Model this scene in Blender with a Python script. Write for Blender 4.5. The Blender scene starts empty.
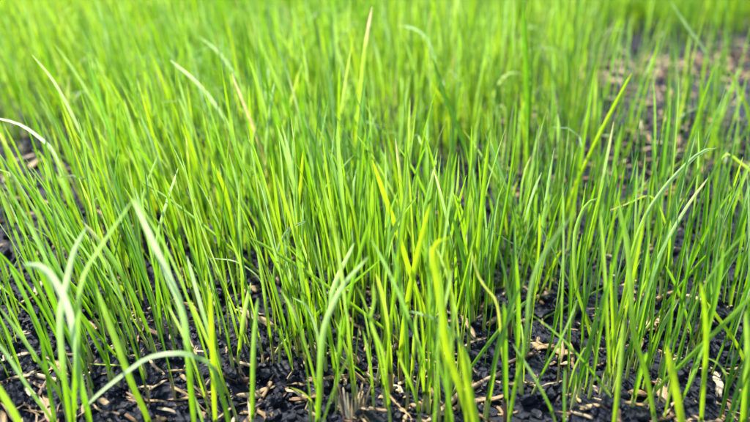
import bpy, math, random
import numpy as np

random.seed(11)
rng = np.random.default_rng(11)
R = math.radians
sc = bpy.context.scene
COL = sc.collection

# ------------------------------------------------------------------ camera
W0, H0, FPX = 750.0, 422.0, 800.0
CAM = np.array([0.0, 0.0, 0.168])
PITCH = R(26.0)
FWD = np.array([0, math.cos(PITCH), -math.sin(PITCH)])
RIGHT = np.array([1.0, 0, 0])
UP = np.array([0, math.sin(PITCH), math.cos(PITCH)])
cd = bpy.data.cameras.new('camera')
cd.sensor_width = 36.0
cd.lens = FPX / W0 * 36.0
cd.clip_start = 0.005
cd.clip_end = 800.0
cd.dof.use_dof = True
cd.dof.focus_distance = 0.278
cd.dof.aperture_fstop = cd.lens / 4.4
cam = bpy.data.objects.new('camera', cd)
COL.objects.link(cam)
cam.location = CAM.tolist()
cam.rotation_euler = (math.pi / 2 - PITCH, 0, 0)
sc.camera = cam

# ------------------------------------------------------------------ sky, sun, exposure
SUN_EL, SUN_ROT = R(54), R(-34)
wd = bpy.data.worlds.new('World'); sc.world = wd; wd.use_nodes = True
nt = wd.node_tree
sky = nt.nodes.new('ShaderNodeTexSky'); sky.sky_type = 'NISHITA'; sky.sun_disc = False
sky.sun_elevation = SUN_EL; sky.sun_rotation = SUN_ROT
bg = nt.nodes['Background']; bg.inputs['Strength'].default_value = 0.15
nt.links.new(sky.outputs[0], bg.inputs[0])
ld = bpy.data.lights.new('sun', 'SUN'); ld.energy = 5.0; ld.angle = R(1.5); ld.color = (1, 0.95, 0.86)
sun = bpy.data.objects.new('sun', ld); COL.objects.link(sun)
sun.rotation_euler = (math.pi / 2 - SUN_EL, 0, math.pi - SUN_ROT)
sun.location = (-1, 2, 4)
vs = sc.view_settings
vs.view_transform = 'Standard'; vs.look = 'None'; vs.gamma = 1.0; vs.use_curve_mapping = False
vs.exposure = 1.38
sc.render.engine = 'CYCLES'
sc.cycles.max_bounces = 10; sc.cycles.diffuse_bounces = 5; sc.cycles.transmission_bounces = 8

# ------------------------------------------------------------------ numeric helpers
TAB = rng.random((256, 256))
def vnoise(x, y):
    xi = np.floor(x).astype(int); yi = np.floor(y).astype(int)
    fx = x - xi; fy = y - yi
    fx = fx * fx * (3 - 2 * fx); fy = fy * fy * (3 - 2 * fy)
    a = TAB[xi % 256, yi % 256]; b = TAB[(xi + 1) % 256, yi % 256]
    c = TAB[xi % 256, (yi + 1) % 256]; d = TAB[(xi + 1) % 256, (yi + 1) % 256]
    return (a * (1 - fx) + b * fx) * (1 - fy) + (c * (1 - fx) + d * fx) * fy - 0.5
def hgt(x, y):
    x = np.asarray(x, float); y = np.asarray(y, float)
    h = 0.014 * vnoise(x / .085 + 7.3, y / .085 + 3.1) + 0.007 * vnoise(x / .026 + 40.2, y / .026 + 11.7)
    h = h + 0.0062 * vnoise(x / .0105 + 90.6, y / .0105 + 60.2) + 0.0022 * vnoise(x / .0051 + 17.1, y / .0051 + 140.9)
    r = np.hypot(x, y - 0.4)
    return h * np.clip(1.6 - r / 1.6, 0.0, 1.0)
def proj(P):
    D = np.asarray(P) - CAM
    z = D @ FWD
    return W0 / 2 + FPX * (D @ RIGHT) / z, H0 / 2 - FPX * (D @ UP) / z, z
def ray(u, v):
    d = FWD + RIGHT * ((u - W0 / 2) / FPX) + UP * ((H0 / 2 - v) / FPX)
    return d / np.linalg.norm(d)
def ground_at(u, v):
    d = ray(u, v); z = 0.0
    for _ in range(12):
        t = (z - CAM[2]) / d[2]; p = CAM + d * t
        z = 0.5 * z + 0.5 * float(hgt(p[0], p[1]))
    return np.array([p[0], p[1], float(hgt(p[0], p[1]))])

# ------------------------------------------------------------------ scene helpers
def mesh_np(name, V, F, mat, tint=None, uv=None, smooth=True):
    """V (n,3), F (m,k) with one k; tint (n,4) per vertex; uv (n,2) per vertex"""
    me = bpy.data.meshes.new(name)
    V = np.asarray(V, np.float32); F = np.asarray(F, np.int32)
    n, (m, k) = len(V), F.shape
    me.vertices.add(n); me.vertices.foreach_set('co', V.ravel())
    me.loops.add(m * k); me.loops.foreach_set('vertex_index', F.ravel())
    me.polygons.add(m); me.polygons.foreach_set('loop_start', np.arange(0, m * k, k, dtype=np.int32))
    me.update(calc_edges=True)
    if smooth:
        me.polygons.foreach_set('use_smooth', np.ones(m, bool))
    if tint is not None:
        a = me.color_attributes.new('tint', 'FLOAT_COLOR', 'POINT')
        a.data.foreach_set('color', np.asarray(tint, np.float32).ravel())
    if uv is not None:
        l = me.uv_layers.new(name='UVMap')
        l.data.foreach_set('uv', np.asarray(uv, np.float32)[F.ravel()].ravel())
    me.materials.append(mat)
    me.update()
    return me
def link(name, me, parent=None, loc=None):
    o = bpy.data.objects.new(name, me); COL.objects.link(o)
    if parent is not None: o.parent = parent
    if loc is not None: o.location = [float(q) for q in loc]
    return o
def tag(o, label=None, cat=None, group=None, kind=None):
    if label: o['label'] = label
    if cat: o['category'] = cat
    if group: o['group'] = group
    if kind: o['kind'] = kind
    return o

# ------------------------------------------------------------------ materials
def new_mat(name):
    m = bpy.data.materials.new(name); m.use_nodes = True
    t = m.node_tree; t.nodes.clear()
    out = t.nodes.new('ShaderNodeOutputMaterial')
    return m, t, out
def nd(t, typ, **kw):
    n = t.nodes.new(typ)
    for k, v in kw.items():
        if k.startswith('i_'):
            n.inputs[k[2:].replace('_', ' ')].default_value = v
        else: setattr(n, k, v)
    return n
def ramp(t, fac, stops):
    r = t.nodes.new('ShaderNodeValToRGB')
    els = r.color_ramp.elements
    while len(els) < len(stops): els.new(0.5)
    for e, (p, c) in zip(els, stops): e.position = p; e.color = (*c, 1)
    t.links.new(fac, r.inputs[0]); return r
def mixc(t, fac, a, b):
    m = t.nodes.new('ShaderNodeMix'); m.data_type = 'RGBA'
    L = t.links
    if hasattr(fac, 'is_output'): L.new(fac, m.inputs[0])
    else: m.inputs[0].default_value = fac
    for s, i in ((a, 6), (b, 7)):
        if hasattr(s, 'is_output'): L.new(s, m.inputs[i])
        else: m.inputs[i].default_value = (*s, 1)
    return m.outputs[2]

def leaf_material():
    # tint: R hue (0 deep green .. 1 yellow-green), G paleness (own pale green plus sky sheen painted in), B dryness
    m, t, out = new_mat('grass_leaf'); L = t.links
    at = nd(t, 'ShaderNodeAttribute', attribute_name='tint')
    sp = nd(t, 'ShaderNodeSeparateColor'); L.new(at.outputs['Color'], sp.inputs[0])
    uv = nd(t, 'ShaderNodeUVMap')
    sx = nd(t, 'ShaderNodeSeparateXYZ'); L.new(uv.outputs[0], sx.inputs[0])
    base = ramp(t, sp.outputs[0], [(0, (.075, .235, .02)), (.35, (.17, .38, .026)), (.7, (.29, .49, .034)), (1, (.41, .57, .04))])
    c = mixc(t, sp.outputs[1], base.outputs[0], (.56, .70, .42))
    dry = ramp(t, sx.outputs[1], [(0, (.50, .44, .10)), (.5, (.60, .47, .17)), (1, (.62, .50, .30))])
    c = mixc(t, sp.outputs[2], c, dry.outputs[0])
    # pale young growth close to the root
    foot = nd(t, 'ShaderNodeMapRange', i_From_Min=0.0, i_From_Max=.22, i_To_Min=.55, i_To_Max=0.0); L.new(sx.outputs[1], foot.inputs[0])
    c = mixc(t, foot.outputs[0], c, (.33, .43, .07))
    # veins
    wv = nd(t, 'ShaderNodeTexWave', i_Scale=3.2, i_Distortion=.4); wv.bands_direction = 'X'
    cb = nd(t, 'ShaderNodeCombineXYZ'); L.new(sx.outputs[0], cb.inputs[0])
    L.new(cb.outputs[0], wv.inputs['Vector'])
    tc = nd(t, 'ShaderNodeTexCoord')
    nz = nd(t, 'ShaderNodeTexNoise', i_Scale=260.0, i_Detail=3.0); L.new(tc.outputs['Object'], nz.inputs['Vector'])
    vv = nd(t, 'ShaderNodeMapRange', i_To_Min=.64, i_To_Max=1.18); L.new(wv.outputs['Fac'], vv.inputs[0])
    nn = nd(t, 'ShaderNodeMapRange', i_From_Min=.3, i_From_Max=.7, i_To_Min=.86, i_To_Max=1.14); L.new(nz.outputs[0], nn.inputs[0])
    mu = nd(t, 'ShaderNodeMath', operation='MULTIPLY'); L.new(vv.outputs[0], mu.inputs[0]); L.new(nn.outputs[0], mu.inputs[1])
    hs = nd(t, 'ShaderNodeHueSaturation'); L.new(c, hs.inputs['Color']); L.new(mu.outputs[0], hs.inputs['Value'])
    bp = nd(t, 'ShaderNodeBump', i_Strength=.35, i_Distance=.0003); L.new(wv.outputs['Fac'], bp.inputs['Height'])
    pr = nd(t, 'ShaderNodeBsdfPrincipled', i_Roughness=.29); L.new(hs.outputs[0], pr.inputs['Base Color']); L.new(bp.outputs[0], pr.inputs['Normal'])
    pr.inputs['Specular IOR Level'].default_value = .6
    tr = nd(t, 'ShaderNodeBsdfTranslucent')
    ht = nd(t, 'ShaderNodeHueSaturation', i_Hue=.49, i_Saturation=1.06, i_Value=1.35); L.new(hs.outputs[0], ht.inputs['Color']); L.new(ht.outputs[0], tr.inputs['Color'])
    mx = nd(t, 'ShaderNodeMixShader'); mx.inputs[0].default_value = .5
    L.new(pr.outputs[0], mx.inputs[1]); L.new(tr.outputs[0], mx.inputs[2]); L.new(mx.outputs[0], out.inputs[0])
    return m
def sheath_material():
    m, t, out = new_mat('leaf_sheath'); L = t.links
    oi = nd(t, 'ShaderNodeObjectInfo')
    c = ramp(t, oi.outputs['Random'], [(0, (.40, .46, .10)), (.5, (.34, .42, .10)), (.8, (.42, .40, .16)), (.92, (.28, .16, .08)), (1, (.16, .07, .05))])
    pr = nd(t, 'ShaderNodeBsdfPrincipled', i_Roughness=.4); L.new(c.outputs[0], pr.inputs['Base Color'])
    pr.inputs['Subsurface Weight'].default_value = 0.0
    L.new(pr.outputs[0], out.inputs[0]); return m
def straw_material(name='dry_straw', mud=.9):
    m, t, out = new_mat(name); L = t.links
    at = nd(t, 'ShaderNodeAttribute', attribute_name='tint')
    sp = nd(t, 'ShaderNodeSeparateColor'); L.new(at.outputs['Color'], sp.inputs[0])
    oi = nd(t, 'ShaderNodeObjectInfo')
    ad = nd(t, 'ShaderNodeMath', operation='ADD'); L.new(sp.outputs[0], ad.inputs[0]); L.new(oi.outputs['Random'], ad.inputs[1])
    fr = nd(t, 'ShaderNodeMath', operation='FRACT'); L.new(ad.outputs[0], fr.inputs[0])
    c = ramp(t, fr.outputs[0], [(0, (.60, .43, .20)), (.18, (.42, .26, .10)), (.36, (.66, .51, .28)), (.5, (.28, .15, .06)), (.64, (.55, .37, .16)), (.78, (.14, .06, .025)), (.9, (.54, .37, .19)), (1, (.70, .58, .38))])
    uv = nd(t, 'ShaderNodeUVMap')
    mp = nd(t, 'ShaderNodeMapping'); mp.inputs['Scale'].default_value = (9, 1.3, 1); L.new(uv.outputs[0], mp.inputs[0])
    nz = nd(t, 'ShaderNodeTexNoise', i_Scale=2.2, i_Detail=5.0); L.new(mp.outputs[0], nz.inputs['Vector'])
    tc = nd(t, 'ShaderNodeTexCoord')
    n2 = nd(t, 'ShaderNodeTexNoise', i_Scale=240.0, i_Detail=4.0); L.new(tc.outputs['Object'], n2.inputs['Vector'])
    a = nd(t, 'ShaderNodeMapRange', i_From_Min=.3, i_From_Max=.7, i_To_Min=.40, i_To_Max=1.3); L.new(nz.outputs[0], a.inputs[0])
    hs = nd(t, 'ShaderNodeHueSaturation'); L.new(c.outputs[0], hs.inputs['Color']); L.new(a.outputs[0], hs.inputs['Value'])
    st = nd(t, 'ShaderNodeMapRange', i_From_Min=.50, i_From_Max=.60, i_To_Min=0, i_To_Max=mud); L.new(n2.outputs[0], st.inputs[0])
    cc = mixc(t, st.outputs[0], hs.outputs[0], (.03, .022, .018))   # smears of soil
    bp = nd(t, 'ShaderNodeBump', i_Strength=.7, i_Distance=.0004); L.new(nz.outputs[0], bp.inputs['Height'])
    pr = nd(t, 'ShaderNodeBsdfPrincipled', i_Roughness=.55); L.new(cc, pr.inputs['Base Color']); L.new(bp.outputs[0], pr.inputs['Normal'])
    L.new(pr.outputs[0], out.inputs[0]); return m
def soil_material():
    m, t, out = new_mat('black_soil'); L = t.links
    tc = nd(t, 'ShaderNodeTexCoord'); ge = nd(t, 'ShaderNodeNewGeometry')
    n1 = nd(t, 'ShaderNodeTexNoise', i_Scale=420.0, i_Detail=6.0, i_Roughness=.65); L.new(ge.outputs['Position'], n1.inputs['Vector'])
    n2 = nd(t, 'ShaderNodeTexNoise', i_Scale=60.0, i_Detail=3.0); L.new(ge.outputs['Position'], n2.inputs['Vector'])
    vo = nd(t, 'ShaderNodeTexVoronoi', i_Scale=520.0); L.new(ge.outputs['Position'], vo.inputs['Vector'])
    c = ramp(t, n1.outputs[0], [(.25, (.0012, .0022, .007)), (.5, (.003, .0056, .016)), (.66, (.008, .012, .030)), (.78, (.035, .028, .024))])
    c2 = mixc(t, n2.outputs[0], c.outputs[0], (.003, .006, .018))
    ad = nd(t, 'ShaderNodeMath', operation='ADD'); L.new(n1.outputs[0], ad.inputs[0]); L.new(vo.outputs['Distance'], ad.inputs[1])
    bp = nd(t, 'ShaderNodeBump', i_Strength=1.0, i_Distance=.0018); L.new(ad.outputs[0], bp.inputs['Height'])
    rr = nd(t, 'ShaderNodeMapRange', i_From_Min=.35, i_From_Max=.65, i_To_Min=.32, i_To_Max=.85); L.new(n2.outputs[0], rr.inputs[0])
    pr = nd(t, 'ShaderNodeBsdfPrincipled'); L.new(c2, pr.inputs['Base Color']); L.new(rr.outputs[0], pr.inputs['Roughness']); L.new(bp.outputs[0], pr.inputs['Normal'])
    pr.inputs['Specular IOR Level'].default_value = .42
    L.new(pr.outputs[0], out.inputs[0]); return m
LEAF, SHEATH, STRAW, SOIL = leaf_material(), sheath_material(), straw_material(), soil_material()
CLEAN = straw_material('torn_straw', .25)

# ------------------------------------------------------------------ ground: one sheet to the horizon
def axis(lo, hi, step, far, n):
    core = np.arange(lo, hi, step)
    g = np.geomspace(step * 1.4, far, n)
    return np.concatenate([(lo - g)[::-1], core, core[-1] + g])
gx = axis(-.50, .50, .0028, 250, 38); gy = axis(.12, .85, .0028, 300, 38)
GX, GY = np.meshgrid(gx, gy)
GV = np.stack([GX, GY, hgt(GX, GY)], -1).reshape(-1, 3)
nx, ny = len(gx), len(gy)
ii = (np.arange(ny - 1)[:, None] * nx + np.arange(nx - 1)[None, :]).ravel()
tag(link('ground', mesh_np('ground', GV, np.stack([ii, ii + 1, ii + nx + 1, ii + nx], 1), SOIL)), kind='structure')

# ------------------------------------------------------------------ density of roots over the plot, read as a coarse map
ROWS = [-60, 0, 60, 110, 160, 210, 260, 310, 350, 390, 430, 520]
COLS = [-150, 0, 75, 150, 250, 350, 450, 530, 600, 675, 750, 900]
DENS = np.array([
 [1., 1., 1., 1., 1., 1., 1., 1., 1., 1., 1., 1.],
 [1., 1., 1., 1., 1., 1., 1., 1., 1., 1., 1., 1.],
 [1., 1., 1., 1., 1., .9, .9, .7, .12, .02, .02, .3],
 [.8, .35, .6, .9, .9, .8, .9, .5, .10, .05, .06, .3],
 [.3, .08, .32, .85, 1.0, 1.0, 1.0, .55, .18, .15, .17, .3],
 [.2, .04, .20, .9, 1.2, 1.2, 1.2, .80, .32, .27, .30, .3],
 [.1, .05, .26, 1.0, 1.3, 1.3, 1.3, .85, .46, .40, .42, .4],
 [.1, .10, .40, .80, 1.0, 1.0, .85, .26, .46, .52, .50, .4],
 [.1, .22, .46, .58, .56, .58, .52, .10, .36, .56, .56, .4],
 [.1, .26, .38, .40, .38, .40, .38, .14, .32, .46, .46, .3],
 [.1, .13, .18, .17, .16, .17, .17, .10, .16, .24, .26, .2],
 [.0, .0, .0, .0, .0, .0, .0, .0, .0, .0, .0, .0]])
def bil(u, v):
    iu = np.clip(np.searchsorted(COLS, u) - 1, 0, len(COLS) - 2); iv = np.clip(np.searchsorted(ROWS, v) - 1, 0, len(ROWS) - 2)
    C, Q = np.array(COLS, float), np.array(ROWS, float)
    fu = np.clip((u - C[iu]) / (C[iu + 1] - C[iu]), 0, 1); fv = np.clip((v - Q[iv]) / (Q[iv + 1] - Q[iv]), 0, 1)
    return (DENS[iv, iu] * (1 - fu) + DENS[iv, iu + 1] * fu) * (1 - fv) + (DENS[iv + 1, iu] * (1 - fu) + DENS[iv + 1, iu + 1] * fu) * fv

# ------------------------------------------------------------------ leaf geometry (vectorised)
PROF = np.array([[0, .72], [.12, .82], [.3, .95], [.5, 1.0], [.75, .98], [.88, .86], [.96, .62], [1, .14]])
def ribbon(C, WV, width, blunt=None):
    """C (n,s,3) centre lines, WV (n,s,3) width directions, width (n,) -> V (n,s,5 or 3,3)"""
    n, s, _ = C.shape
    tt = np.linspace(0, 1, s)
    pw = np.interp(tt, PROF[:, 0], PROF[:, 1])
    T = np.gradient(C, axis=1); T /= np.linalg.norm(T, axis=2, keepdims=True) + 1e-12
    WV = WV - (WV * T).sum(2, keepdims=True) * T
    WV /= np.linalg.norm(WV, axis=2, keepdims=True) + 1e-12
    Nn = np.cross(WV, T)
    hw = (width[:, None] * pw[None, :] * .5)[..., None]
    fold = np.interp(tt, [0, .25, 1], [1.0, .75, .6])[None, :, None]
    V = []
    for a in (-1, -.5, 0, .5, 1) if s > 10 else (-1, 0, 1):
        V.append(C + WV * hw * a + Nn * hw * fold * (a * a))
    return np.stack(V, 2), tt
def ribbon_faces(n, s, k):
    a = np.arange(s - 1)[:, None] * k + np.arange(k - 1)[None, :]
    f = np.stack([a, a + 1, a + k + 1, a + k], -1).reshape(-1, 4)
    return (f[None] + (np.arange(n) * s * k)[:, None, None]).reshape(-1, 4)
def ribbon_attr(n, s, k, tints, tt):
    T = np.repeat(np.repeat(tints[:, None, None, :], s, 1), k, 2)
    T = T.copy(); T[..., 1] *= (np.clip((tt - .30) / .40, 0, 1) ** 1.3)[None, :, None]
    T[..., 2] *= np.clip((tt - .15) / .4, 0, 1)[None, :, None]
    tipd = np.where(rng.random(n) < (.05 if n > 1 else .02), rng.uniform(.4, 1, n), 0)[:, None] * np.clip((tt[None] - .80) / .14, 0, 1)
    T[..., 2] = np.clip(T[..., 2] + tipd[:, :, None], 0, 1)
    U = np.zeros((n, s, k, 2)); U[..., 0] = np.linspace(0, 1, k); U[..., 1] = tt[None, :, None]
    return T.reshape(-1, 4), U.reshape(-1, 2)

# ------------------------------------------------------------------ scatter of ordinary blades
def scatter(xlo, xhi, ylo, yhi, per_m2):
    n = int((xhi - xlo) * (yhi - ylo) * per_m2)
    return rng.uniform(xlo, xhi, n), rng.uniform(ylo, yhi, n)
bx, by = scatter(-.85, .85, .10, 1.30, 50000)
P = np.stack([bx, by, hgt(bx, by)], 1)
u, v, z = proj(P)
dens = bil(u, v)
clump = 1 + 1.4 * vnoise(bx / .020 + 3, by / .020 + 9) + 1.6 * np.clip(vnoise(bx / .055 + 31, by / .055 + 19), -.5, .12)
keep = rng.random(len(bx)) < dens * clump * .92
# ordinary blades in the bare strip in front of the lens would hide the whole picture
keep &= (by > .165) & (np.abs(bx) < .16 + .58 * by)
P = P[keep]; u = u[keep]; v = v[keep]; z = z[keep]
N = len(P)
def make_params(P, u, z):
    n = len(P)
    p = {}
    p['L'] = np.clip(rng.normal(.053, .014, n), .018, .084)
    sm = rng.random(n) < .14
    p['L'][sm] *= .5
    un = np.clip(u / W0, -.2, 1.2)
    lean = np.interp(un, [0, .25, .55, 1], [-.15, -.11, -.03, .02])
    p['lx'] = lean + rng.normal(0, .080, n)
    p['ly'] = rng.normal(.0, .10, n)
    wild = rng.random(n) < .07
    p['lx'][wild] += rng.normal(0, .35, wild.sum())
    p['bend'] = np.abs(rng.normal(.10, .12, n))
    arch = rng.random(n) < np.where(P[:, 1] < .36, .008, .045)
    p['bend'][arch] = rng.uniform(.5, .95, arch.sum())
    p['arch'] = arch
    p['baz'] = np.where(rng.random(n) < .6, np.arctan2(p['ly'], p['lx']), rng.uniform(0, 2 * np.pi, n))
    p['waz'] = rng.uniform(0, np.pi, n)
    p['tw'] = rng.normal(0, .8, n)
    p['w'] = np.clip(rng.normal(.00108, .00026, n), .0007, .0023)
    hue = np.clip(rng.normal(.40, .22, n) + .45 * vnoise(P[:, 0] / .11 + 5, P[:, 1] / .11 + 2) + np.interp(P[:, 1], [.35, .75], [0, .18]), .02, .98)
    pale = np.clip(rng.normal(.05, .14, n), 0, .6) + arch * .25  # arched blades get extra paleness: sky sheen put into the colour
    dry = np.where(rng.random(n) < np.where(P[:, 1] < .34, 0, .004), rng.uniform(.5, 1, n), 0)
    p['tint'] = np.stack([hue, pale, dry, np.ones(n)], 1)
    return p
def center_lines(P, p, s):
    n = len(P); t = np.linspace(0, 1, s)[None, :]
    # heading angle from vertical grows along the blade
    a0 = np.hypot(p['lx'], p['ly'])[:, None]; az = np.arctan2(p['ly'], p['lx'])[:, None]
    d0 = np.stack([np.sin(a0) * np.cos(az) + 0 * t, np.sin(a0) * np.sin(az) + 0 * t, np.cos(a0) + 0 * t], -1)
    bend = (p['bend'][:, None] * np.where(p['arch'][:, None], 2.6 * np.clip(t - .30, 0, 1) ** 1.2 * 1.6, 1.5 * t ** 2))
    bd = np.stack([np.cos(p['baz'])[:, None] + 0 * t, np.sin(p['baz'])[:, None] + 0 * t, -.35 + 0 * (a0 + t)], -1)
    T = d0 * np.cos(bend)[..., None] + bd * np.sin(bend)[..., None]
    T /= np.linalg.norm(T, axis=2, keepdims=True)
    step = (p['L'] / (s - 1))[:, None, None]
    C = np.concatenate([np.zeros((n, 1, 3)), np.cumsum(T[:, :-1] * step, axis=1)], 1)
    wa = p['waz'][:, None] + p['tw'][:, None] * t
    # arched leaves lie flat side up along the bend
    wa = np.where(p['arch'][:, None], p['baz'][:, None] + np.pi / 2 + .3 * p['tw'][:, None] * t, wa)
    WV = np.stack([np.cos(wa), np.sin(wa), 0 * wa], -1)
    C = C + P[:, None, :]; C[:, 0, 2] -= .002
    return C, WV
prm = make_params(P, u, z)
# rank by how large each blade shows inside the frame
tipP = P + np.stack([np.sin(prm['lx']) * prm['L'], np.sin(prm['ly']) * prm['L'], prm['L'] * .9], 1)
tu, tv, tz = proj(tipP)
inside = (u > 12) & (u < 738) & (v < 428) & (tv > 5) & (tu > 5) & (tu < 745)
score = np.where(inside, np.hypot(tu - u, tv - v) * (prm['w'] / z), 0) * np.interp(v, [150, 260, 340, 420], [.2, .55, 1.1, 1.5])

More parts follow.
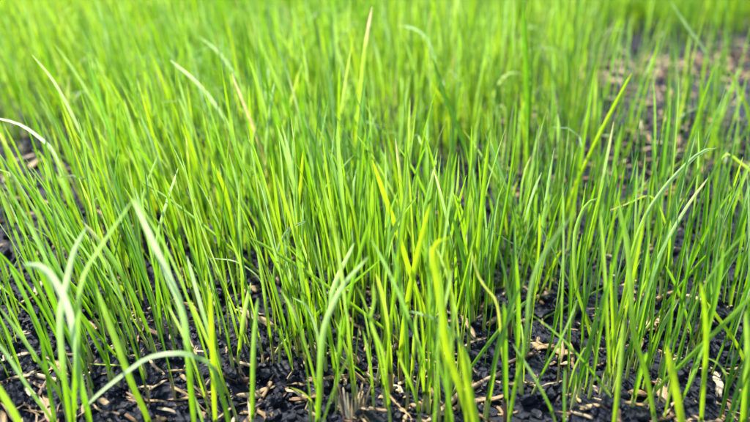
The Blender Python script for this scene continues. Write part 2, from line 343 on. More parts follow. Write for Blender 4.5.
# ------------------------------------------------------------------ the blades one can name: root first, tip last (picture points), width in picture px,
# hue, paleness (includes sky sheen painted on bent blades), dryness, how far the flat side turns away, label
HERO = [
 ([(92,452),(86,415),(78,382),(72,339),(66,309),(51,278),(38,266),(24,264)], 13, .35,.75,0,35,'broad pale blue-green blade at lower left, its tip curling over to the left'),
 ([(196,446),(191,390),(184,318),(170,278),(151,236),(133,199)], 11, .4,.65,0,20,'broad whitish-green blade slanting up left to meet another at a peak'),
 ([(70,452),(73,408),(76,340),(80,282),(100,245),(133,199)], 9, .45,.25,0,30,'green blade rising from lower left and leaning right to form a peak'),
 ([(238,462),(231,420),(221,384),(211,362),(184,351),(150,355),(126,370),(96,394),(84,408)], 15, .45,.85,0,62,'white-sheened blade arching left in a wide hoop near lower left corner'),
 ([(160,300),(155,262),(158,232),(168,196),(178,168)], 6, .4,.5,0,20,'pale pointed blade right of the peaked pair, leaning right'),
 ([(138,290),(138,240),(143,196),(150,174),(158,155)], 6, .5,.3,0,15,'slim blade whose tip stands just above the peaked pair'),
 ([(76,446),(69,408),(62,355),(60,315),(67,278),(74,250),(87,226)], 10, .4,.6,0,20,'pale blade leaning right just behind the curled broad one at left'),
 ([(62,268),(54,232),(43,205),(20,178),(0,169),(-12,168)], 5, .55,.15,0,45,'thin green blade arching out of the picture at the left edge, low'),
 ([(270,338),(266,300),(262,281),(250,269),(233,260),(210,258)], 5, .45,.55,0,50,'thin pale blade with its tip bent level to the left, left of centre'),
 ([(80,250),(68,190),(55,152),(40,136),(20,123),(0,118),(-10,117)], 8, .4,.95,0,55,'white shining blade arching off the left edge, upper left'),
 ([(110,236),(96,170),(80,130),(55,83),(32,55)], 5, .5,.45,0,20,'thin pale straight blade leaning far left at upper left'),
 ([(128,240),(121,185),(112,140),(100,103),(88,60)], 7, .12,.05,0,20,'dark green straight blade leaning left at upper left'),
 ([(254,196),(240,150),(220,113),(197,83),(170,60)], 6, .5,.6,0,30,'pale blade leaning steeply left with a bright tip, upper left'),
 ([(278,232),(270,190),(260,145),(248,112),(232,73)], 7, .8,.0,.85,20,'dry straw-yellow blade standing among the green left of centre'),
 ([(262,150),(250,100),(231,67),(215,48),(200,37)], 5, .4,.5,0,45,'blurred whitish blade with drooping tip behind the dry yellow one'),
 ([(444,140),(440,80),(430,43),(417,29),(400,25)], 5.5, .4,.6,0,50,'blurred white tip hooking left at top centre'),
 ([(484,240),(475,185),(463,140),(447,100),(433,58)], 8, .10,.0,0,10,'sharp dark green blade leaning left, right of the top centre'),
 ([(348,200),(356,140),(362,73),(366,40),(372,7)], 7, .7,.1,0,15,'tall bright blade standing up straight to the top edge at centre'),
 ([(300,190),(290,130),(277,83),(266,58),(257,33)], 7, .7,.1,0,20,'yellow-green blade leaning left near the top, left of centre'),
 ([(262,230),(264,180),(267,140),(270,110),(275,80)], 6, .5,.35,0,15,'pale upright blade beside the dry yellow one'),
 ([(722,150),(718,100),(710,60),(700,42),(690,29),(670,0)], 5, .3,.45,0,40,'blurred blue-green blade arching left at top right corner'),
 ([(556,240),(575,188),(597,140),(615,105),(632,73)], 7, .8,.0,0,15,'bright blade leaning right in front of the bare soil patch'),
 ([(764,200),(757,150),(748,110),(738,86),(729,70)], 7, .8,.05,0,15,'bright blade leaning left from the right edge near the bare patch'),
 ([(584,190),(575,145),(563,100),(550,68),(540,43)], 7, .75,.05,0,15,'yellow-green blade leaning left, left of the bare soil patch'),
 ([(528,190),(528,130),(527,83),(525,40),(523,2)], 9, .12,.0,0,10,'wide blurred dark green blade rising to the top edge right of centre'),
 ([(622,310),(632,255),(645,218),(660,194),(677,174),(700,153),(717,148)], 5.5, .5,.45,0,40,'pale blade sweeping right in a long bow at right'),
 ([(626,340),(636,305),(650,274),(670,234),(690,201),(708,178)], 6, .45,.4,0,20,'long pale blade leaning right under the bowed one'),
 ([(790,260),(772,205),(756,175),(740,161),(727,153),(716,164)], 6, .85,.1,0,40,'yellow-green blade hooking in from the right edge'),
 ([(676,284),(670,240),(660,205),(648,195),(625,204),(607,211)], 4.5, .75,.0,.1,45,'yellow twisted blade tip pointing left, right of centre'),
 ([(506,440),(516,385),(525,349),(533,282),(552,243),(575,213)], 7.5, .45,.25,0,25,'long pale green blade bending right over the dark soil'),
 ([(601,364),(588,322),(577,285),(575,245),(578,224),(587,204),(600,198)], 7, .6,.15,0,30,'bright blade with a hooked right-hand tip above the dark soil'),
 ([(530,396),(542,373),(555,349),(567,325),(577,300)], 4.5, .25,.2,0,20,'thin blue-green blade leaning right alone on the dark soil'),
 ([(567,396),(572,375),(578,360),(585,347)], 3.5, .55,.1,0,20,'short thin left leg of the inverted V on dark soil'),
 ([(583,397),(587,380),(588,362),(586,347)], 3.5, .6,.1,0,20,'short thin right leg of the inverted V on dark soil'),
 ([(558,430),(551,410),(537,382),(525,362),(513,344)], 5, .4,.3,0,20,'short pale blade leaning left at the edge of dark soil'),
 ([(564,440),(564,415),(564,392),(565,368)], 5, .1,.1,0,20,'short upright dark green shoot at the bottom by the dark soil'),
 ([(692,470),(682,425),(675,385),(667,345)], 13, .95,.0,0,10,'broad glowing yellow-green blade with blunt tip at lower right'),
 ([(660,440),(647,378),(633,329),(628,255),(623,228),(617,206)], 9, .55,.1,0,20,'long bright blade leaning left across the right foreground'),
 ([(616,388),(614,340),(612,290),(611,262)], 6, .8,.0,0,15,'upright yellow-green blade beside the dark soil on its right'),
 ([(612,450),(617,405),(621,362),(624,320)], 9, .75,.1,0,15,'soft upright blade at the bottom right of the dark soil'),
 ([(762,392),(740,349),(724,325),(707,302)], 7, .85,.0,0,20,'bright blade leaning left at the lower right edge'),
 ([(722,418),(727,392),(727,375),(717,362),(703,356)], 5, .6,.2,0,40,'short blade with a bent-over tip at lower right'),
 ([(508,408),(503,349),(498,305),(489,290),(480,278),(471,250)], 5.5, 1.0,.0,.35,25,'thin yellow wavering blade right of centre'),
 ([(402,382),(400,362),(406,310),(412,278),(421,240),(430,203)], 10, .8,.0,0,10,'bright broad blade leaning right at centre with a sharp tip'),
 ([(474,452),(464,400),(447,349),(439,290),(433,256),(436,243),(451,237)], 13, .9,.0,0,15,'broad glowing blade at centre with its top folded to the right'),
 ([(488,470),(476,425),(468,385),(462,345)], 14, .9,.0,0,10,'broad short glowing blade in front of the folded one'),
 ([(316,446),(318,400),(322,334),(333,302),(345,281),(368,257)], 10, .5,.45,0,20,'pale broad blade rising from the bottom and bending right at centre'),
 ([(326,372),(325,330),(330,300),(337,277),(354,243)], 8, .4,.4,0,20,'pale blade parallel and just behind the bent broad one'),
 ([(432,340),(424,310),(413,281),(397,231),(384,195),(372,160)], 9, .9,.0,0,12,'bright yellow-green blade leaning left at the very centre'),
 ([(296,300),(297,250),(298,208),(301,178),(303,151)], 6, .95,.0,0,15,'upright glowing blade left of centre'),
 ([(310,270),(314,230),(323,194),(338,174),(354,155)], 5, .45,.3,0,25,'thin blade with its tip leaning right above centre'),
 ([(274,320),(275,275),(280,246),(290,229),(307,221)], 5, .4,.5,0,45,'pale blade arching to the right, left of centre'),
 ([(322,400),(321,355),(317,328),(307,305),(292,297)], 6, .4,.5,0,45,'pale green blade with its tip bent left above the straw'),
 ([(322,424),(315,405),(303,392),(290,387)], 4, .9,.0,.1,40,'small curled yellow-green blade touching a husk at the bottom'),
 ([(391,425),(388,390),(383,352),(376,335),(371,318),(375,300),(373,284)], 6, .6,.1,0,20,'wavy bright blade below the centre'),
 ([(422,425),(416,396),(409,378),(403,365),(397,350)], 6, .65,.05,0,20,'bright leaning blade beside the stub of pale straw'),
 ([(252,440),(253,400),(254,350),(258,298)], 9, .5,.15,0,15,'upright green blade at the bottom left of the straw heap'),
 ([(374,410),(371,375),(367,350),(362,328)], 5, .6,.1,0,15,'slim blade above the splayed straw'),
 ([(216,440),(214,400),(213,365),(211,325),(210,290)], 9, .85,.0,0,10,'yellow-green upright blade inside the right leg of the hoop'),
 ([(156,446),(147,415),(132,382),(117,342),(106,312),(97,288)], 11, .6,.1,0,15,'broad green blade leaning left under the white hoop'),
 ([(44,470),(20,420),(8,400),(-6,378)], 14, .6,.05,0,15,'broad blurred blade cut by the lower left corner'),
 ([(66,444),(53,420),(30,388),(10,358),(-4,340)], 7, .25,.35,0,20,'blue-green blade leaning left to the left edge near the corner'),
 ([(68,424),(62,400),(44,369),(22,337),(0,308)], 6, .4,.2,0,20,'slender blade leaning left, above the blue-green one at the left edge'),
 ([(376,384),(362,371),(345,359),(330,346),(319,336)], 4, .3,.2,0,40,'thin blade lying nearly flat over the straw below centre'),
 ([(140,366),(122,365),(104,364),(86,363)], 4, .85,.0,.1,40,'thin yellowish blade lying level across the soil behind the hoop'),
 ([(700,440),(702,395),(705,350),(704,310),(700,282)], 9, .75,.0,0,15,'upright bright blade at lower right between the glowing and the hooked one'),
 ([(740,446),(744,400),(748,350),(746,310)], 10, .6,.1,0,15,'broad green blade rising along the lower right edge'),
]
def catmull(Q, s):
    Q = np.asarray(Q, float)
    E = np.concatenate([[2 * Q[0] - Q[1]], Q, [2 * Q[-1] - Q[-2]]])
    d = np.concatenate([[0], np.cumsum(np.linalg.norm(np.diff(Q, axis=0), axis=1))]); d /= d[-1]
    out = []
    for t in np.linspace(0, 1, s):
        i = min(max(np.searchsorted(d, t, side='right') - 1, 0), len(Q) - 2)
        f = (t - d[i]) / (d[i + 1] - d[i])
        p0, p1, p2, p3 = E[i:i + 4]
        out.append(.5 * (2 * p1 + (p2 - p0) * f + (2 * p0 - 5 * p1 + 4 * p2 - p3) * f * f + (3 * p1 - p0 - 3 * p2 + p3) * f ** 3))
    return np.array(out)
def sheath_mesh(C, w):
    """short tube clasping the foot of a leaf"""
    s, k = 5, 7
    L = np.linalg.norm(np.diff(C, axis=0), axis=1).sum()
    want = min(.011, L * .25)
    d = np.concatenate([[0], np.cumsum(np.linalg.norm(np.diff(C, axis=0), axis=1))])
    V = []
    for j, f in enumerate(np.linspace(0, 1, s)):
        c = np.array([np.interp(f * want, d, C[:, q]) for q in range(3)])
        r = w * (.44, .43, .40, .37, .345)[j]
        for a in np.arange(k) * 2 * np.pi / k:
            lift = .0012 * math.sin(a) if j == s - 1 else 0
            V.append(c + np.array([r * math.cos(a), r * math.sin(a), lift]))
    F = [[j * k + i, j * k + (i + 1) % k, (j + 1) * k + (i + 1) % k, (j + 1) * k + i] for j in range(s - 1) for i in range(k)]
    return np.array(V), np.array(F)
def seedling(C, WV, w, tint, label, group):
    root = C[0].copy(); root[2] += .002
    e = link('grass_seedling', None, loc=root)
    e.empty_display_size = .005
    tag(e, label, 'grass', group)
    s = len(C)
    V, tt = ribbon(C[None], WV[None], np.array([w]))
    k = V.shape[2]
    T, U = ribbon_attr(1, s, k, np.array([tint], float), tt)
    link('leaf_blade', mesh_np('leaf_blade', V.reshape(-1, 3) - root, ribbon_faces(1, s, k), LEAF, T, U), e)
    sv, sf = sheath_mesh(C, w)
    link('sheath', mesh_np('sheath', sv - root, sf, SHEATH), e)
    return e
hero_roots = []
for pts, wpx, hue, pale, dry, turn, label in HERO:
    g = ground_at(*pts[0]); hero_roots.append(g)
    toc = CAM - g; toc[2] = 0; toc /= np.linalg.norm(toc)
    ya = rng.normal(0, .16)
    n = np.array([toc[0] * math.cos(ya) - toc[1] * math.sin(ya), toc[0] * math.sin(ya) + toc[1] * math.cos(ya), 0])
    Q = []
    for (pu, pv) in pts:
        d = ray(pu, pv); t = ((g - CAM) @ n) / (d @ n); Q.append(CAM + d * t)
    Q = np.array(Q); Q[0] = g - np.array([0, 0, .002])
    # let the blade lean a little out of that plane as it rises
    rise = np.clip((Q[:, 2] - g[2]) / .06, 0, 1.5)[:, None]
    vd = Q - CAM
    Q = Q + vd * (rise * rng.normal(0, .035))
    C = catmull(Q, 22)
    T = np.gradient(C, axis=0); T /= np.linalg.norm(T, axis=1, keepdims=True)
    side = np.cross(T, n[None]); side /= np.linalg.norm(side, axis=1, keepdims=True)
    sg = 1 if rng.random() < .5 else -1
    tn = R(turn) * (sg if turn < 40 else 1)
    upn = np.where(side[:, 2:3] * 0 + 1 > 0, n[None], n[None])
    tw = tn + np.linspace(-.25, .25, 22) * (rng.normal(0, 1) if turn < 40 else .3)
    WV = side * np.cos(tw)[:, None] + upn * np.sin(tw)[:, None]
    depth = float((C[11] - CAM) @ FWD)
    w = wpx * depth / FPX / max(math.cos(R(turn)), .75) * .56
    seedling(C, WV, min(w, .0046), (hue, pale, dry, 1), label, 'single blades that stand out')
HR = np.array(hero_roots)

# ordinary blades: the largest in view one by one, the rest as one sward
near_hero = np.min(np.hypot(P[:, 0][:, None] - HR[:, 0][None], P[:, 1][:, None] - HR[:, 1][None]), axis=1) < .0022
score[near_hero] = 0
NI = 300 - len(HERO)
pick = np.argsort(-score)[:NI]
C1, WV1 = center_lines(P[pick], {k: a[pick] for k, a in prm.items()}, 14)
LAND = [(88,420,'the pale curled blade'),(228,402,'the white hoop'),(112,364,'the level yellowish blade'),(250,392,'the pale level straw'),
 (302,360,'the tan channelled straw'),(317,410,'the pale blade bending right'),(352,410,'the splayed straw'),(388,390,'the wavy bright blade'),
 (430,400,'the pale straw stub'),(401,370,'the sharp-tipped centre blade'),(460,395,'the folded glowing blade'),(505,380,'the yellow wavering blade'),
 (538,352,'the grey-tan flat straw'),(576,388,'the inverted V'),(618,349,'the long level straw'),(638,396,'the pale level husk'),
 (680,415,'the glowing blunt blade'),(724,402,'the blade with bent-over tip'),(752,372,'the lower right edge'),(22,225,'the gap at the left edge'),
 (40,251,'the pinkish left-hand husk'),(8,405,'the lower left corner'),(278,235,'the dry yellow blade'),(296,298,'the upright glowing blade'),
 (430,335,'the leaning centre blade'),(482,238,'the sharp dark green blade'),(600,362,'the hooked-tip bright blade'),(622,310,'the bowed pale blade'),
 (80,250,'the white shining arch'),(270,335,'the thin blade bent level'),(548,318,'the bare dark patch'),(160,300,'the peaked pair'),
 (14,334,'the tan husk at the left edge'),(740,250,'the right edge'),(362,300,'the exact centre')]
def beside(uu, vv):
    lu, lv, nm = min(LAND, key=lambda q: (q[0] - uu) ** 2 + (1.6 * (q[1] - vv)) ** 2)
    du, dv = uu - lu, 1.6 * (vv - lv)
    far = math.hypot(du, dv)
    if 'patch' in nm and far < 25: return 'on ' + nm
    how = 'close ' if far < 16 else ('' if far < 34 else 'well ')
    if abs(du) > abs(dv): return how + ('left of ' if du < 0 else 'right of ') + nm
    return how + ('behind ' if dv < 0 else 'in front of ') + nm
def words(p, i):
    size = 'short' if p['L'][i] < .042 else ('tall' if p['L'][i] > .067 else '')
    col = 'dry yellow' if p['tint'][i, 2] > .1 else ('deep green' if p['tint'][i, 0] < .36 else ('yellow-green' if p['tint'][i, 0] > .62 else 'green'))
    if p['tint'][i, 1] > .2: col = 'pale ' + col
    if p['arch'][i]: look = 'arching'
    elif p['lx'][i] < -.2: look = 'left-leaning'
    elif p['lx'][i] > .13: look = 'right-leaning'
    else: look = 'upright'
    return ' '.join(q for q in (size, look, col, 'blade') if q)
def settle(objs, group):
    """twins: tell two by their distance, leave larger sets alike under one group"""
    by = {}
    for o in objs: by.setdefault(o['label'], []).append(o)
    for lab, os in by.items():
        if 1 < len(os) < 6:
            os.sort(key=lambda o: (o.location - cam.location).length)
            for o, w in zip(os, ('the nearer one', 'the farther one') if len(os) == 2 else ('nearest of them', 'second nearest', 'third nearest', 'fourth nearest', 'fifth nearest')): o['label'] = lab + ', ' + w
    for o in objs:
        o['group'] = group
        if len(o['label'].split()) > 16: o['label'] = o['label'].replace('the ', '', 1)
        if len(o['label'].split()) > 16: print('LONG', o['label'])
made = []
for j, i in enumerate(pick):
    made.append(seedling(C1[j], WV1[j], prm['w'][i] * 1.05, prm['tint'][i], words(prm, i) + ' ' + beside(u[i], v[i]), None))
settle(made, 'ordinary grass blades in the front and middle rows')
rest = np.ones(N, bool); rest[pick] = False; rest &= ~near_hero
Pr = P[rest]; pr_ = {k: a[rest] for k, a in prm.items()}
S = 8
C2, WV2 = center_lines(Pr, pr_, S)
V2, tt2 = ribbon(C2, WV2, pr_['w'])
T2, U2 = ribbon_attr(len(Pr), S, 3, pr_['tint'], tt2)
tag(link('grass', mesh_np('grass', V2.reshape(-1, 3), ribbon_faces(len(Pr), S, 3), LEAF, T2, U2)),
    'dense stand of thin young green grass reaching back out of focus', 'grass', kind='stuff')
# the lawn goes on beyond the picture
ox, oy = scatter(-3.2, 3.2, -.6, 4.5, 1500)
m = ~((np.abs(ox) < .85) & (oy > -.25) & (oy < 1.35))
Po = np.stack([ox[m], oy[m], hgt(ox[m], oy[m])], 1)
po = make_params(Po, np.full(len(Po), 400.), None); po['w'] = po['w'] * 1.7
C3, WV3 = center_lines(Po, po, 5)
V3, tt3 = ribbon(C3, WV3, po['w']); T3, U3 = ribbon_attr(len(Po), 5, 3, po['tint'], tt3)
tag(link('grass', mesh_np('grass_beyond', V3.reshape(-1, 3), ribbon_faces(len(Po), 5, 3), LEAF, T3, U3)),
    'young lawn going on around the patch', 'grass', kind='stuff')

# ------------------------------------------------------------------ soil crumbs
def ico(sub):
    import bmesh
    bm = bmesh.new(); bmesh.ops.create_icosphere(bm, subdivisions=sub, radius=1.0)
    V = np.array([q.co[:] for q in bm.verts]); F = np.array([[q.index for q in f.verts] for f in bm.faces]); bm.free()
    return V, F
I1, I2, I3 = ico(1), ico(2), ico(3)
def lumpy(base, r, amp):
    V, F = base; V = V.copy()
    for f, a in ((1.3, amp), (2.9, amp * .6), (6.1, amp * .35)):
        o = r.uniform(-9, 9, (3, 3))
        V = V * (1 + a * np.sin(V @ (o * f / 6).T + r.uniform(0, 6, 3)).sum(1, keepdims=True) / 1.7)
    for _ in range(9):                                   # broken faces
        n = r.normal(size=3); n /= np.linalg.norm(n); c = r.uniform(.45, .85)
        ex = np.clip(V @ n - c, 0, None)[:, None]; V = V - ex * n * .92
    return V * r.uniform(.55, 1.25, 3), F
def rot_rand(n):
    q = rng.normal(size=(n, 4)); q /= np.linalg.norm(q, axis=1, keepdims=True)
    a, b, c, d = q.T
    return np.stack([np.stack([1 - 2 * (c * c + d * d), 2 * (b * c - a * d), 2 * (b * d + a * c)], -1),
                     np.stack([2 * (b * c + a * d), 1 - 2 * (b * b + d * d), 2 * (c * d - a * b)], -1),
                     np.stack([2 * (b * d - a * c), 2 * (c * d + a * b), 1 - 2 * (b * b + c * c)], -1)], 1)
def crumbs(n, xlo, xhi, ylo, yhi, rmin, rmax, base):
    x = rng.uniform(xlo, xhi, n); y = rng.uniform(ylo, yhi, n)
    r = rmin * (rmax / rmin) ** (rng.random(n) ** 1.8)
    out_v, out_f, off = [], [], 0
    var = [lumpy(base, rng, .22) for _ in range(10)]
    M = rot_rand(n)
    for k in range(10):
        s = np.arange(k, n, 10)
        V = np.einsum('nij,vj->nvi', M[s], var[k][0]) * r[s][:, None, None]
        V += np.stack([x[s], y[s], hgt(x[s], y[s]) + r[s] * .35], 1)[:, None, :]
        F = var[k][1][None] + (np.arange(len(s)) * V.shape[1])[:, None, None] + off
        out_v.append(V.reshape(-1, 3)); out_f.append(F.reshape(-1, 3)); off += len(s) * V.shape[1]
    return np.concatenate(out_v), np.concatenate(out_f)
v1, f1 = crumbs(34000, -.29, .29, .17, .46, .0003, .0020, I1)
v2, f2 = crumbs(7000, -.7, .7, .40, 1.0, .0010, .0034, I1)
v3, f3 = crumbs(2200, -.26, .26, .17, .42, .0011, .0028, I2)
cv = np.concatenate([v1, v2, v3]); cf = np.concatenate([f1, f2 + len(v1), f3 + len(v1) + len(v2)])
tag(link('soil_crumbs', mesh_np('soil_crumbs', cv, cf, SOIL, smooth=False)), 'loose black soil crumbs strewn over the ground', 'soil', kind='stuff')
clod_meshes = []
for k in range(7):
    V, F = lumpy(I3, rng, .26)
    clod_meshes.append(mesh_np('soil_clod', V, F, SOIL, smooth=False))
def clod(uu, vv, px, label, group):
    g = ground_at(uu, vv); d = np.linalg.norm(g - CAM); r = px * d / FPX / 2
    o = link('soil_clod', random.choice(clod_meshes), loc=(g[0], g[1], g[2] + r * .38))
    o.scale = (r, r * random.uniform(.8, 1.1), r * random.uniform(.65, .9)); o.rotation_euler = (random.uniform(-.4, .4), random.uniform(-.4, .4), random.uniform(0, 6.28))
    return tag(o, label, 'soil clod', group)
CL = 'larger clods of black soil'
for a in [(275, 407, 24, 'bluish black soil clod beside the husk at the bottom, left of the splayed straw'),
          (528, 404, 24, 'large black soil clod at the bottom under the dark bare patch'),
          (545, 318, 20, 'rounded black soil clod in the middle of the bare dark patch'),
          (520, 335, 18, 'black soil clod at the left edge of the bare dark patch'),
          (608, 405, 22, 'dark reddish-brown clod below the long level straw at lower right'),
          (92, 300, 18, 'black soil clod behind the pale curled blade at left'),
          (30, 232, 16, 'black soil clod in the gap at the left edge, upper one'),
          (14, 300, 16, 'black soil clod in the gap at the left edge, lower one'),
          (110, 395, 20, 'black soil clod under the white hoop'),
          (325, 385, 16, 'black soil clod just left of the splayed straw'),
          (735, 345, 16, 'black soil clod between the stems at the lower right edge')]:
    clod(*a, CL)
made = []
for _ in range(80):
    uu, vv = random.uniform(5, 745), random.uniform(285, 418); px = random.uniform(7, 18)
    made.append(clod(uu, vv, px, ('small' if px < 10.5 else 'middling') + ' black soil clod ' + beside(uu, vv), None))
settle(made, 'small black soil clods among the stems')

# ------------------------------------------------------------------ dry straw: split stalks, slivers, husks
def shell_np(fn, s, k, th):
    """closed thin shell: fn(i,j) gives point and normal on an s x k grid"""
    A = np.array([[fn(i / (s - 1), j / (k - 1)) for j in range(k)] for i in range(s)])    # s,k,3
    du = np.gradient(A, axis=0); dv = np.gradient(A, axis=1)
    n = np.cross(du, dv); n /= np.linalg.norm(n, axis=2, keepdims=True) + 1e-12
    V = np.concatenate([(A + n * th / 2).reshape(-1, 3), (A - n * th / 2).reshape(-1, 3)]); o = s * k
    F = []
    for i in range(s - 1):
        for j in range(k - 1):
            a = i * k + j
            F.append([a, a + 1, a + k + 1, a + k]); F.append([o + a, o + a + k, o + a + k + 1, o + a + 1])
    for i in range(s - 1):
        a = i * k; F.append([a, a + k, o + a + k, o + a]); a = i * k + k - 1; F.append([a, o + a, o + a + k, a + k])
    for j in range(k - 1):
        a = j; F.append([a, o + a, o + a + 1, a + 1]); a = (s - 1) * k + j; F.append([a, a + 1, o + a + 1, o + a])
    uv = np.array([[j / (k - 1), i / (s - 1)] for i in range(s) for j in range(k)] * 2)
    return V, np.array(F), uv
def straw_shape(kind, seed):
    r = random.Random(seed)
    ph, bw, bz = r.uniform(0, 6), r.uniform(-.10, .10), r.uniform(-.05, .08)
    if kind == 'split':                                          # split stalk, channel section, torn ends; length 1 along X
        arc = r.uniform(.6, 1.5); wd = r.uniform(.06, .10) / arc ** .5
        j0 = [r.uniform(-.16, .16) for _ in range(5)]; j1 = [r.uniform(-.22, .14) for _ in range(5)]; kk = r.uniform(-.35, .35); kx = r.uniform(.3, .7)
        def fn(i, j):
            q = int(round(j * 4)); x = -.5 + i; x += j0[q] * (1 - i) ** 3 + j1[q] * i ** 3
            a = (j - .5) * arc; w = wd * (1 - .25 * i)
            return (x, w * math.sin(a) * 1.3 + kk * max(0, i - kx) + .02 * math.sin(9 * i + ph), w * (math.cos(a) - .9) + bz * math.sin(i * 3 + ph))
        return shell_np(fn, 10, 5, .014)
    if kind == 'sliver':                                         # flat frayed strip
        wd = r.uniform(.022, .045); tw = r.uniform(-1.2, 1.2); kk = r.uniform(-.4, .4); kx = r.uniform(.3, .7)
        def fn(i, j):
            w = wd * (1 - .55 * abs(2 * i - 1) ** 3); a = tw * (i - .5) + .3
            y = (j - .5) * 2 * w
            return (-.5 + i + .05 * math.sin(j * 5 + ph) * (1 if i > .5 else -1) * abs(2 * i - 1), y * math.cos(a) + kk * max(0, i - kx) + .015 * math.sin(8 * i + ph), y * math.sin(a) + bz * 1.4 * math.sin(i * 4 + ph))
        return shell_np(fn, 9, 4, .011)
    if kind == 'tube':                                           # hollow stalk with a node
        wd = r.uniform(.030, .045)
        def fn(i, j):
            a = j * 2 * math.pi * .985; w = wd * (1 + .35 * math.exp(-((i - .7) / .04) ** 2))
            return (-.5 + i + .05 * math.sin(2 * a + ph) * (abs(2 * i - 1) ** 4), w * math.cos(a) + bw * .8 * (4 * (i - .5) ** 2), w * math.sin(a) * .85)
        return shell_np(fn, 13, 9, .016)
    if kind == 'husk':                                           # seed hull: pointed boat
        wd = r.uniform(.10, .15)
        def fn(i, j):
            w = wd * math.sin(math.pi * min(max(i, .02), .985) ** .85) ** .75 + .006; a = (j - .5) * 2.7
            return (-.5 + i, w * math.sin(a), w * .6 * (math.cos(a) - .4) + .06 * math.sin(math.pi * i + ph * .2) + .012 * math.sin(11 * i + 3 * j + ph))
        return shell_np(fn, 9, 6, .03)
KINDS = ['split', 'sliver', 'husk', 'split', 'sliver', 'tube', 'split', 'sliver', 'husk', 'split']
SH = [(k, *straw_shape(k, 40 + q)) for q, k in enumerate(KINDS * 2)]
SM = [(k, mesh_np('straw_' + k, V, F, STRAW, None, U)) for k, V, F, U in SH]
BYK = {k: [m_ for kk, m_ in SM if kk == k] for k in set(KINDS)}
WORD = {'split': 'split_straw', 'sliver': 'straw_sliver', 'husk': 'seed_husk', 'tube': 'straw_stalk'}
LIFT = {'split': .03, 'sliver': .03, 'husk': .09, 'tube': .045}
def put_straw(kind, A, B, label, group, fat=1.0, roll=0.0):
    A = np.array(A); B = np.array(B); d = B - A; L = float(np.linalg.norm(d))
    o = link(WORD[kind], random.choice(BYK[kind]), loc=(A + B) / 2)
    o.scale = (L, L * fat, L * fat)
    o.rotation_euler = (roll, -math.asin(d[2] / L), math.atan2(d[1], d[0]))
    return tag(o, label, 'seed husk' if kind == 'husk' else 'straw', group)
def straw_px(kind, p, q, label, fat=1.0, roll=0.0, lift=(0, 0)):
    """two ends given as picture points, both resting on the soil unless lifted"""
    A, B = ground_at(*p), ground_at(*q)
    L = np.linalg.norm(B - A)
    A[2] += LIFT[kind] * L * fat * .6 + lift[0]; B[2] += LIFT[kind] * L * fat * .6 + lift[1]
    return put_straw(kind, A, B, label, 'straw and husks lying on the soil', fat, roll)
straw_px('tube', (419, 413), (441, 387), 'thick pale straw stub at the bottom right of centre', 1.6)
straw_px('tube', (428, 424), (463, 392), 'long pale straw stick slanting up right at the bottom', 1.0)
straw_px('split', (98, 412), (140, 421), 'pale curved straw at the bottom under the white hoop', 1.3)
straw_px('split', (234, 397), (272, 387), 'pale straw lying level at the bottom left of centre', 1.3)
straw_px('sliver', (232, 390), (256, 383), 'brown straw sliver just behind the pale level straw', 1.3)
straw_px('sliver', (261, 381), (264, 360), 'pale straw sliver pointing away behind the level straw', 1.4, .5, (0, .003))
straw_px('split', (267, 421), (260, 401), 'tan split straw at the bottom by the bluish clod', 1.5)
straw_px('husk', (281, 401), (289, 386), 'tan seed husk at the tip of the curled yellow-green blade', 1.0)
straw_px('split', (522, 356), (554, 347), 'grey-tan flat straw on the bare dark patch', 1.5)
straw_px('husk', (580, 411), (602, 405), 'reddish-brown husk at the bottom of the bare dark patch', 1.0)
straw_px('husk', (628, 398), (649, 394), 'pale cream husk lying level at lower right', 1.0)
straw_px('husk', (664, 408), (657, 386), 'pale husk standing on end at lower right', 1.0, 0, (0, .003))
straw_px('tube', (596, 352), (640, 346), 'long thin straw lying level right of the dark patch', .75)
straw_px('split', (569, 418), (572, 398), 'pale upright split straw at the bottom of the bare dark patch', 1.5)
straw_px('husk', (30, 172), (42, 160), 'pinkish husk in the gap at upper left', 1.0)
straw_px('husk', (38, 258), (42, 245), 'pinkish husk in the gap at the left edge', 1.0)
straw_px('sliver', (36, 200), (56, 207), 'reddish straw sliver in the gap at upper left', 1.3)
straw_px('split', (297, 348), (306, 370), 'tan channelled straw left of centre, pointing down the picture', 1.6)
straw_px('husk', (14, 340), (27, 331), 'tan husk at the left edge above the corner', 1.1)
straw_px('split', (-4, 375), (16, 373), 'tan straw entering from the left edge', 1.4)
straw_px('sliver', (24, 371), (32, 352), 'dark brown sliver near the left edge', 1.8)
straw_px('husk', (48, 372), (55, 368), 'small cream husk near the left corner', 1.2)
straw_px('split', (404, 385), (432, 366), 'tan split straw behind the pale stub', 1.3)
straw_px('sliver', (480, 404), (500, 420), 'pale sliver right of the glowing blades at the bottom', 1.4)
straw_px('split', (690, 388), (722, 402), 'tan split straw among stems at lower right', 1.3)
straw_px('tube', (660, 352), (700, 366), 'thin straw stalk running between stems at lower right', .8)
straw_px('split', (536, 376), (546, 392), 'pinkish straw on the lower part of the dark patch', 1.4)
straw_px('husk', (560, 362), (570, 372), 'dark husk in the middle of the dark patch', 1.0)
straw_px('split', (180, 404), (214, 398), 'dark tan straw between hoop leg and level straw', 1.3)
straw_px('sliver', (150, 404), (176, 415), 'brown sliver right of the curved straw under the hoop', 1.4)
straw_px('husk', (335, 372), (352, 364), 'plump tan husk above the splayed straw', 1.1)
straw_px('split', (380, 372), (386, 392), 'pale split straw right of the splayed straw', 1.5)
straw_px('split', (382, 398), (396, 386), 'tan straw chip between splayed straw and stub', 1.5)

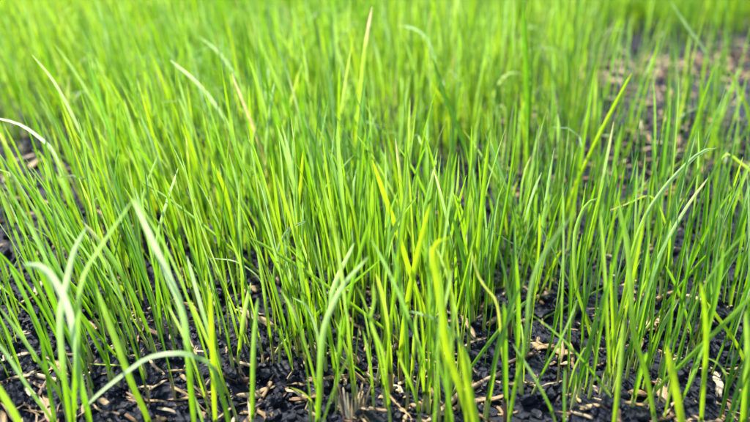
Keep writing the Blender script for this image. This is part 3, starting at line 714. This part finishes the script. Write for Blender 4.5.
# the splayed stub: a base node with torn fibres fanning up
g = ground_at(352, 419)
st = tag(link('splayed_straw', None, loc=g), 'torn straw stub fanning out into stiff fibres at the bottom centre', 'straw', 'straw and husks lying on the soil')
st.empty_display_size = .005
for q in range(9):
    r = random.Random(q); a = -.38 + q * .095 + r.uniform(-.03, .03); Ln = r.uniform(.0060, .0100)
    wq = .0005
    def fn(i, j, a=a, Ln=Ln, q=q, r0=r.uniform(.55, .95)):
        s_ = i * Ln; w = wq * (1 - .6 * i ** 2)
        return ((q - 4) * .0006 + math.sin(a) * s_ + (j - .5) * 2 * w, .0012 * math.cos(q * .9) + r0 * s_ + .0008 * i * i, s_ * .85 - .001)
    V, F, U = shell_np(fn, 6, 3, .00035)
    link('straw_fibre', mesh_np('straw_fibre', V, F, CLEAN, np.tile([.36 - .02 * q, 0, 0, 1], (len(V), 1)), U), st)
def fn(i, j):
    a = j * 6.25; w = .0030 - .0004 * i
    return (w * math.cos(a), w * .55 * math.sin(a), -.003 + i * .0034)
V, F, U = shell_np(fn, 5, 14, .0006)
link('straw_base', mesh_np('straw_base', V, F, CLEAN, None, U), st)

made = []
for _ in range(235):
    uu, vv = random.uniform(2, 748), 425 - 145 * random.random() ** 1.3
    kind = random.choice(KINDS)
    g = ground_at(uu, vv)
    L = random.uniform(.004, .009) if kind == 'husk' else random.uniform(.006, .016)
    fat = 1.0 if kind == 'husk' else random.uniform(1.0, 1.9)
    az = random.uniform(0, 6.28)
    A = g + np.array([math.cos(az), math.sin(az), 0]) * L / 2; B = g - np.array([math.cos(az), math.sin(az), 0]) * L / 2
    for q in (A, B): q[2] = float(hgt(q[0], q[1])) + LIFT[kind] * L * fat * .7
    top = max(float(hgt(*(A + (B - A) * f)[:2])) - (A + (B - A) * f)[2] for f in (.25, .5, .75))
    if top > 0: A[2] += top; B[2] += top
    nm = {'split': 'split straw chip', 'sliver': 'thin straw sliver', 'husk': 'small pointed seed husk', 'tube': 'short hollow straw stalk'}[kind]
    if kind != 'husk': nm = ('long ' if L > .0105 else '') + nm
    made.append(put_straw(kind, A, B, nm + ' ' + beside(uu, vv), None, fat, random.uniform(-.5, .5)))
settle(made, 'small straw and husks among the stems')

# straw too small or blurred to pick apart
out_v, out_f, out_u, out_t, off = [], [], [], [], 0
def litter(n, xlo, xhi, ylo, yhi, lmin, lmax):
    global off
    for _ in range(n):
        x, y = random.uniform(xlo, xhi), random.uniform(ylo, yhi)
        k, V, F, U = random.choice(SH)
        L = random.uniform(lmin, lmax) * (.6 if k == 'husk' else 1); az = random.uniform(0, 6.28); ti = random.gauss(0, .15)
        fat = 1 if k == 'husk' else 1.4
        ca, sa, ct, s_ = math.cos(az), math.sin(az), math.cos(ti), math.sin(ti)
        M = np.array([[ca * ct, -sa, -ca * s_], [sa * ct, ca, -sa * s_], [s_, 0, ct]])
        Q = (V * np.array([L, L * fat, L * fat])) @ M.T + np.array([x, y, float(hgt(x, y)) + .0012 + abs(s_) * L * .3])
        out_v.append(Q); out_f.append(F + off); out_u.append(U); off += len(V)
        out_t.append(np.tile([random.random(), 0, 0, 1], (len(V), 1)))
litter(900, -.28, .28, .19, .44, .003, .009)
litter(1300, -.5, .6, .40, .85, .006, .015)
for c in [(ground_at(655, 70), 220), (ground_at(735, 66), 220), (ground_at(40, 190), 60), (ground_at(590, 85), 140), (ground_at(540, 110), 60), (ground_at(690, 110), 70), (ground_at(610, 165), 60), (ground_at(720, 170), 50)]:
    q = c[0]; litter(c[1], q[0] - .07, q[0] + .07, q[1] - .035, q[1] + .035, .006, .015)
tag(link('straw_litter', mesh_np('straw_litter', np.concatenate(out_v), np.concatenate(out_f), STRAW, np.concatenate(out_t), np.concatenate(out_u))),
    'fine straw litter scattered thinly between the stems', 'straw', kind='stuff')
print('blades', N, 'rest', len(Pr), 'beyond', len(Po), 'heroes', len(HERO))
